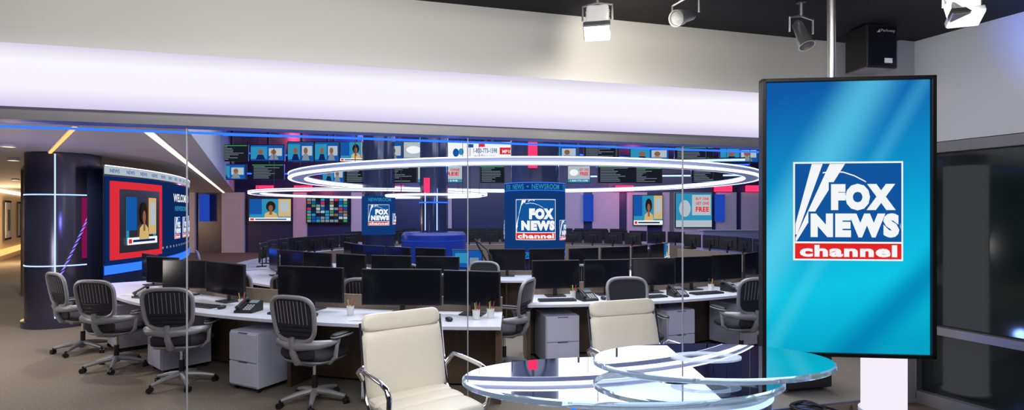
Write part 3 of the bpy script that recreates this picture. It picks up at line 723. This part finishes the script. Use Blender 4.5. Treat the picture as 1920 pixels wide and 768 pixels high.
b = B(); b.warp = wwall; b.rect(.02, LW, .95, 2.33, .03, E_nv, 40)
for i in range(16): b.rect(1.6+i*.2, 1.68+i*.2, 1.1, 1.14, .02, E_tx)
b.text('WELCOME TO', 2.2, 3.9, 1.98, 2.14, .015, E_w, .03)
b.text('NEWSROOM', 2.3, 3.4, 1.8, 1.9, .015, E_cy, .03)
logo(b, 2.3, 1.68, .45, .022, n=4, s=.003); logo(b, 3.0, 1.68, .45, .022, n=4, s=.003); logo(b, 3.8, 1.7, .5, .022, n=4, s=.003)
b.obj('video_surface', parent=vw)
b = B(); b.warp = wwall; b.rect(0, LW, 2.36, 2.48, .02, E_wd, 40)
for i in range(14): b.text('NEWS', .1+i*.36, .3+i*.36, 2.39, 2.45, .012, E_bl, .02)
b.rect(0, LW, 2.485, 2.5, .01, E_led, 40); b.obj('light_header', parent=vw)
b = B(); b.warp = wwall; b.rect(0, LW, .80, .94, .02, E_blue, 40); b.obj('blue_light_band', parent=vw)
b = B(); b.warp = wwall; b.rect(.08, 1.55, 1.02, 2.26, .0, emat('red_panel', (.80, .03, .05), .9), 14); b.obj('red_panel', parent=vw)
b = B(); b.warp = wwall; b.rect(.24, 1.36, 1.12, 2.14, -.03, pmat('screen_frame_metal', (.05, .05, .055), .3, .5), 8)
b.M = Matrix.Translation((.80, 0, 1.24)); pic(b, 'presenter', .84, .78, y=-.035, s=.004); b.obj('screen', parent=vw)

# ------------------------------------------------------------------ rings
def ring(c, R, z, w, label, hang=4.2, h=.10):
    r = empty('ring_light', (c[0], c[1], z), 0, label, 'light', 'suspended ring lights')
    b = B(); b.lathe([(R-w, 0), (R, 0), (R, h), (R-w, h), (R-w, 0)], pmat('ring_housing', (.35, .4, .55), .4, emis=(.25, .35, .8), es=.25), 96)
    b.quadsonly(); b.obj('ring_body', parent=r)
    b = B()
    b.lathe([(R+.002, -.004), (R+.012, 0.0), (R+.012, .025), (R+.002, .025)], E_led, 96)
    b.lathe([(R+.002, h-.018), (R+.012, h-.016), (R+.012, h), (R+.002, h)], E_led, 96)
    b.lathe([(R-w-.002, 0), (R-w-.012, .0), (R-w-.012, h*.8), (R-w-.002, h*.8)], E_led, 96)
    b.lathe([(R-.05, -.01), (R, -.01)], E_led, 96)
    b.quadsonly(); b.obj('led_strip', parent=r)
    for i in range(8):
        a = i*math.tau/8+.2; q = B(); q.cyl(((R-w/2)*math.cos(a), (R-w/2)*math.sin(a), h), ((R-w/2)*math.cos(a), (R-w/2)*math.sin(a), hang-z), .006, M_bplastic, seg=6); q.obj('suspension_cable', parent=r)
    return r
ring((.25, 12.2), 4.95, 2.43, .28, 'huge white glowing ring light suspended over newsroom desks')
ring((-4.4, 17), 3.6, 2.33, .3, 'smaller white glowing ring light suspended further back', h=.07)
ring((-1.9, 13.0), 1.15, 2.16, .08, 'small white glowing ring light around the dark column', h=.04)

# ------------------------------------------------------------------ hanging screens
G = 'ceiling-hung newsroom screens'
LABS = {'people': 'hung screen showing two people in a blue studio', 'presenter': 'hung screen showing a seated presenter', 'getone': 'hung advert screen reading GET ONE FREE', 'phone': 'wide white advert screen with a phone number', 'log': 'hung dark screen with rows of small text'}
for x0, x1, k in [(-5.88, -5.21, 'people'), (-5.17, -4.55, 'people'), (-4.5, -3.72, 'presenter'), (-3.68, -2.88, 'people'), (-2.84, -1.88, 'getone'), (-1.84, .46, 'phone')]:
    display(k, x1-x0, .50, ((x0+x1)/2, 14.0, 3.12), 0, LABS[k], hang=.56, group=G)
for x0, x1, k in [(-5.04, -4.48, 'people'), (-4.44, -3.54, 'log'), (-3.5, -2.56, 'log'), (-2.5, -1.33, 'getone'), (-.84, -.21, 'log'), (1.49, 2.07, 'getone'), (2.3, 3.3, 'log'), (4.8, 5.6, 'log')]:
    display(k, x1-x0, .43, ((x0+x1)/2, 14.2, 2.58), 0, LABS[k], hang=1.1, group=G)
for x, y, z, kx, w in ((-7.7, 14.6, 3.2, 'log', .9), (-6.7, 14.6, 3.2, 'people', .9), (-8.2, 15.5, 2.75, 'people', .9), (-7.1, 15.5, 2.75, 'log', .9), (1.4, 15.5, 3.3, 'people', 1.0), (2.6, 15.5, 3.3, 'log', 1.0), (4.0, 15.5, 3.25, 'people', 1.1), (5.3, 15.5, 3.25, 'log', 1.1), (6.6, 15.5, 3.25, 'people', 1.1), (3.9, 15.5, 2.65, 'log', .9)):
    display(kx, w, .42, (x, y, z), 0, 'hung screen with dim blue picture' if kx == 'people' else LABS['log'], hang=.4, group=G)
G = 'back wall screens'
for u0, u1, v0, v1, k, lab in ((-11.7, -9.85, 1.42, 2.4, 'presenter', 'wall screen showing a presenter with dark curly hair'),
                              (-9.15, -7.3, 1.35, 2.45, 'multi', 'wall screen split into many small video tiles'),
                              (5.42, 6.70, 1.25, 2.55, 'presenter', 'wall screen showing a presenter with dark curly hair'),
                              (7.3, 8.9, 1.15, 2.65, 'buyone', 'wall advert screen reading BUY ONE GET ONE FREE')):
    display(k, u1-u0, v1-v0, ((u0+u1)/2, 23.76, v0), 0, lab, bez=.03, group=G)
k = 11
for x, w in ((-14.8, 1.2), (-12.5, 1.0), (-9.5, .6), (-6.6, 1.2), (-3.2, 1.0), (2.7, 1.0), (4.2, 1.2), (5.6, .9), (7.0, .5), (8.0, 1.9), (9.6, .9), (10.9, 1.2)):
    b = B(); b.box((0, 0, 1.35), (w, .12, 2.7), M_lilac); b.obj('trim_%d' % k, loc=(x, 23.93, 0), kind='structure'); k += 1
b = B(); b.box((0, 0, 0), (.8, .06, .28), E_mag, bev=.01)
mg = b.obj('magenta_wall_light', loc=(-9.3, 23.75, 2.86), label='glowing magenta light panel high on the back wall', cat='light'); mg['group'] = 'magenta wall lights'
for x in (-13.2, -11, -5.2, 5.0, 9.4, 10.8): dup(mg, (x, 23.75, 2.86), 0)
b = B(); b.box((0, 0, 0), (.45, .05, 1.2), E_blued, bev=.01)
bl_ = b.obj('blue_wall_light', loc=(-13.7, 23.75, 2.0), label='tall glowing blue light panel on the back wall', cat='light'); bl_['group'] = 'blue wall lights'
for x in (-5.7, 3.4, 9.25): dup(bl_, (x, 23.75, 2.0), 0)
def pend(p, q, z, mat):
    p = Vector(p); q = Vector(q); d = q-p
    bb = B(); bb.box((d.length/2, 0, 0), (d.length, .05, .05), mat); bb.box((d.length/2, 0, .04), (d.length, .07, .03), M_bplastic)
    for t in (.1, .9): bb.cyl((d.length*t, 0, .05), (d.length*t, 0, 4.19-z), .006, M_bplastic, seg=6)
    o = bb.obj('linear_pendant_light', loc=(p.x, p.y, z), rz=math.atan2(d.y, d.x), label='slim glowing blue linear light hung below dark ceiling', cat='light'); o['group'] = 'blue linear lights'
for p, q, z, m in (((1.5, 13.4), (5.5, 12.6), 3.02, E_blue2), ((3, 19), (8, 18), 3.4, E_blue), ((-9, 17), (-5.5, 19), 3.7, E_blue), ((1, 17.5), (6, 20), 3.75, E_blue), ((-7.9, 13.4), (-6.0, 13.8), 3.75, E_blue), ((6.2, 12.5), (7.6, 14.8), 3.15, E_blue), ((2.2, 18), (9.5, 17.2), 3.0, E_blue2), ((-9.5, 18), (-4, 18.4), 3.1, E_blue)): pend(p, q, z, m)

nx_, ny_ = .816, .578
b = B(); b.box((0, 0, 0), (1.3, .05, 1.5), M_bplastic, bev=.01); b.box((0, -.03, 0), (1.14, .01, 1.34), M_wht); b.box((0, -.037, 0), (.6, .006, .8), M_grey)
pf = b.obj('picture_frame', loc=(-19.35+.09, 20.3+.06, 1.5), rz=math.atan2(nx_, -ny_), label='black framed picture with white mat on warm wall', cat='picture'); pf['group'] = 'corridor pictures'
dup(pf, (-20.95+.09, 22.56+.06, 1.5), math.atan2(nx_, -ny_))
b = B(); b.box((0, 0, .55), (2.4, .4, 1.1), M_white, bev=.01); b.box((0, 0, 1.12), (2.5, .5, .04), M_desk, bev=.01); b.obj('service_counter', loc=(8.3, 20, 0), label='long white counter near the back wall', cat='counter')

# ------------------------------------------------------------------ studio fixtures
def spotfix(loc, rz, tilt, kind, label, drop=.0, lit=True):
    r = empty('studio_spotlight', loc, rz, label, 'light', 'studio spotlights'); D = -drop
    b = B(); b.cyl((0, 0, -.02), (0, 0, -.14+D), .012, M_alu); b.box((0, 0, -.01), (.08, .06, .02), M_alu); b.box((0, 0, -.07), (.05, .06, .06), M_bplastic, bev=.005)
    b.tube([(-.1, 0, -.26+D), (-.1, 0, -.16+D), (0, 0, -.14+D), (.1, 0, -.16+D), (.1, 0, -.26+D)], .008, M_alu, 6); b.obj('yoke', parent=r)
    T = Matrix.Translation((0, 0, -.26+D)) @ Matrix.Rotation(tilt, 4, 'X')
    b = B(); b.M = T
    if kind == 'box':
        b.box((0, .0, 0), (.15, .18, .12), M_wht, bev=.015); b.box((0, -.10, 0), (.18, .05, .13), M_alu, bev=.008)
        for z in (-.03, 0, .03): b.box((0, .05, z), (.165, .02, .008), M_grey)
        b.obj('housing', parent=r); b = B(); b.M = T; b.box((0, -.128, 0), (.165, .008, .115), E_lamp if lit else M_lgrey); b.obj('lens', parent=r)
    else:
        b.M = T @ Matrix.Rotation(rad(90), 4, 'X')
        b.lathe([(.02, -.10), (.035, -.08), (.04, .02), (.05, .05), (.055, .12), (.048, .12), (.045, .06)], M_alu, 24); b.obj('housing', parent=r, smooth=True)
        b = B(); b.M = T @ Matrix.Rotation(rad(90), 4, 'X'); b.lathe([(0, .10), (.046, .10)], M_wht, 24); b.obj('lens', parent=r)
    return r
spotfix((.58, 3.62, 3.34), rad(-12), rad(60), 'box', 'white square studio lamp hung from black ceiling, switched on', .02)
spotfix((1.17, 3.6, 3.34), rad(-50), rad(20), 'par', 'silver round studio spotlight hung from black ceiling')
spotfix((2.05, 3.78, 3.34), rad(15), rad(65), 'par', 'silver round studio spotlight pointing down from ceiling', .05)
spotfix((2.95, 3.5, 3.34), rad(-20), rad(60), 'box', 'white square studio lamp hung from black ceiling', -.03, False)
b = B(); b.box((0, 0, 0), (.29, .24, .36), M_bplastic, bev=.012); b.box((0, -.123, 0), (.25, .006, .32), M_screenoff, bev=.002); b.box((.05, -.128, -.12), (.07, .004, .04), M_wht); b.cyl((0, 0, .18), (0, 0, .2), .03, M_grey)
b.text('Parkway', -.02, .11, .11, .14, -.13, M_lgrey, .01); b.flat([(-.06, .11), (-.03, .11), (-.03, .14)], -.13, M_lgrey)
b.obj('loudspeaker', loc=(3.06, 4.55, 3.14), rz=rad(8), label='black box loudspeaker mounted below the ceiling', cat='speaker')
b = B(); b.cyl((0, 0, 0), (3.9, 0, 0), .024, M_bplastic); b.obj('lighting_pipe', loc=(-.6, 3.0, 3.30), rz=GA*.3, label='black lighting pipe along studio ceiling', cat='pipe')
b = B(); b.lathe([(.17, 0.02), (.17, 2.2)], emat('lit_pillar', (.95, .9, 1.0), .95), 40); b.lathe([(.19, 0), (.19, .03)], M_wht, 40); b.lathe([(.18, 2.2), (.18, 2.3)], M_wht, 40)
b.obj('illuminated_pillar', loc=(3.26, 4.68, .005), label='round glowing white pillar behind the television', cat='pillar', smooth=True)
b = B(); pts = []
for i in range(90):
    a = i*.28; rr = .13+.02*math.sin(i*.9); pts.append((rr*math.cos(a), rr*.9*math.sin(a), .012+.008*(i/18)))
pts += [(.3, -.1, .012), (.45, .1, .012)]
b.tube(pts, .008, M_bplastic, 6); b.obj('cable_coil', loc=(2.62, 4.72, .005), label='coiled black cable lying on studio floor', cat='cable', smooth=True)
b = B(); b.box((0, 0, .27), (.55, .4, .46), M_bplastic, bev=.015); b.box((0, -.205, .3), (.4, .01, .03), M_grey)
for x in (-.22, .22):
    for y in (-.14, .14): b.cyl((x-.015, y, .03), (x+.015, y, .03), .03, M_grey, seg=12)
b.obj('equipment_case', loc=(2.85, 5.4, 0), rz=.2, label='black wheeled equipment case beside the glass', cat='case')

# ------------------------------------------------------------------ lights
def light(t, loc, e, c=(1, 1, 1), size=1, size2=None, tgt=None, spot=60):
    d = bpy.data.lights.new('l', t); d.energy = e; d.color = c
    if t == 'AREA':
        d.size = size
        if size2: d.shape = 'RECTANGLE'; d.size_y = size2
    else: d.shadow_soft_size = size
    if t == 'SPOT': d.spot_size = rad(spot); d.spot_blend = .8
    o = bpy.data.objects.new('lamp_'+t.lower(), d); col.objects.link(o); o.location = loc
    if tgt: o.rotation_euler = (Vector(tgt)-Vector(loc)).to_track_quat('-Z', 'Y').to_euler()
    return o
light('AREA', (0.5, 6.6, 4.1), 290, (.92, .94, 1), 6, 3)
light('AREA', (0, 12, 4.1), 520, (.80, .87, 1), 9, 7)
light('AREA', (-3, 17, 4.1), 200, (.55, .65, 1), 8, 4)
for p in ((-5.2, 6.2), (-6.9, 5.8), (-8.5, 7.6), (-9.5, 10.5), (-12.5, 14), (-6.2, 7.6)): light('SPOT', (p[0], p[1], 2.6), 85, (1, .90, .80), .05, tgt=(p[0], p[1], 0), spot=150)  # spots added to brighten the left side
light('POINT', (-17.5, 18.6, 1.4), 220, (1, .72, .40), .1)
light('POINT', (-6.5, 5.2, 1.0), 40, (1, .93, .90), .3)
light('AREA', (.6, 1.6, 3.25), 80, (1, .98, .95), 2.5, 1.2, tgt=(.5, 3.2, .8))
light('AREA', (-1.2, 1.6, 2.2), 15, (1, .98, .95), 1.2, 1.2, tgt=(-.3, 3.3, .8))
light('SPOT', (.75, 3.4, 2.92), 38, (1, .93, .78), .05, tgt=(.95, 4.4, 2.85), spot=130)
light('AREA', (-1.8, 1.9, 3.2), 42, (1, .96, .91), 3.5, .5, tgt=(-2.0, 3.8, 3.0))
light('AREA', (1.6, 2.0, 3.25), 9, (1, .97, .94), 2.5, .5, tgt=(1.8, 4.6, 3.1))
light('SPOT', (3.0, 3.6, 2.9), 50, (.08, .22, 1), .05, tgt=(4.7, 3.8, 3.45), spot=75)
light('AREA', (2.9, 3.4, 2.9), 6, (.95, .95, 1), .6, .6, tgt=(4.1, 4.3, 2.8))  # unseen fill added to lift the right wall
light('POINT', (.85, 2.8, .5), 10, (.12, .3, 1), .05)
light('POINT', (2.4, 4.3, .5), 9, (.2, .35, 1), .05)
light('POINT', (-6.2, 6.9, 1.6), 12, (.25, .25, 1), .05)
light('POINT', (-1.2, 10.3, 2.2), 60, (.05, .15, 1), .1)
light('POINT', (4, 18, 3.4), 220, (.08, .18, 1), .1)
light('POINT', (-5, 18, 3.4), 220, (.08, .18, 1), .1)
light('POINT', (5, 22, 2.8), 70, (1, .1, .25), .1)
light('POINT', (-9, 22, 2.8), 70, (1, .1, .25), .1)
light('AREA', (-4, 20.5, 3.9), 150, (.85, .85, 1), 10, 2, tgt=(-4, 24, 1.5))  # unseen fill added for the back wall panels, left part
light('AREA', (6, 20.5, 3.9), 120, (.85, .85, 1), 8, 2, tgt=(6, 24, 1.5))  # same added fill, right part of the back wall
w = bpy.data.worlds.new('world'); sc.world = w; w.use_nodes = True
w.node_tree.nodes['Background'].inputs[0].default_value = (.025, .03, .05, 1); w.node_tree.nodes['Background'].inputs[1].default_value = 1

# ------------------------------------------------------------------ camera
cd = bpy.data.cameras.new('camera'); cd.sensor_width = 36; cd.lens = 18.75; cd.clip_end = 200; cd.shift_y = 16/1920
cam = bpy.data.objects.new('camera', cd); col.objects.link(cam); cam.location = (0, 0, 1.75); cam.rotation_euler = (rad(90), 0, 0)
sc.camera = cam
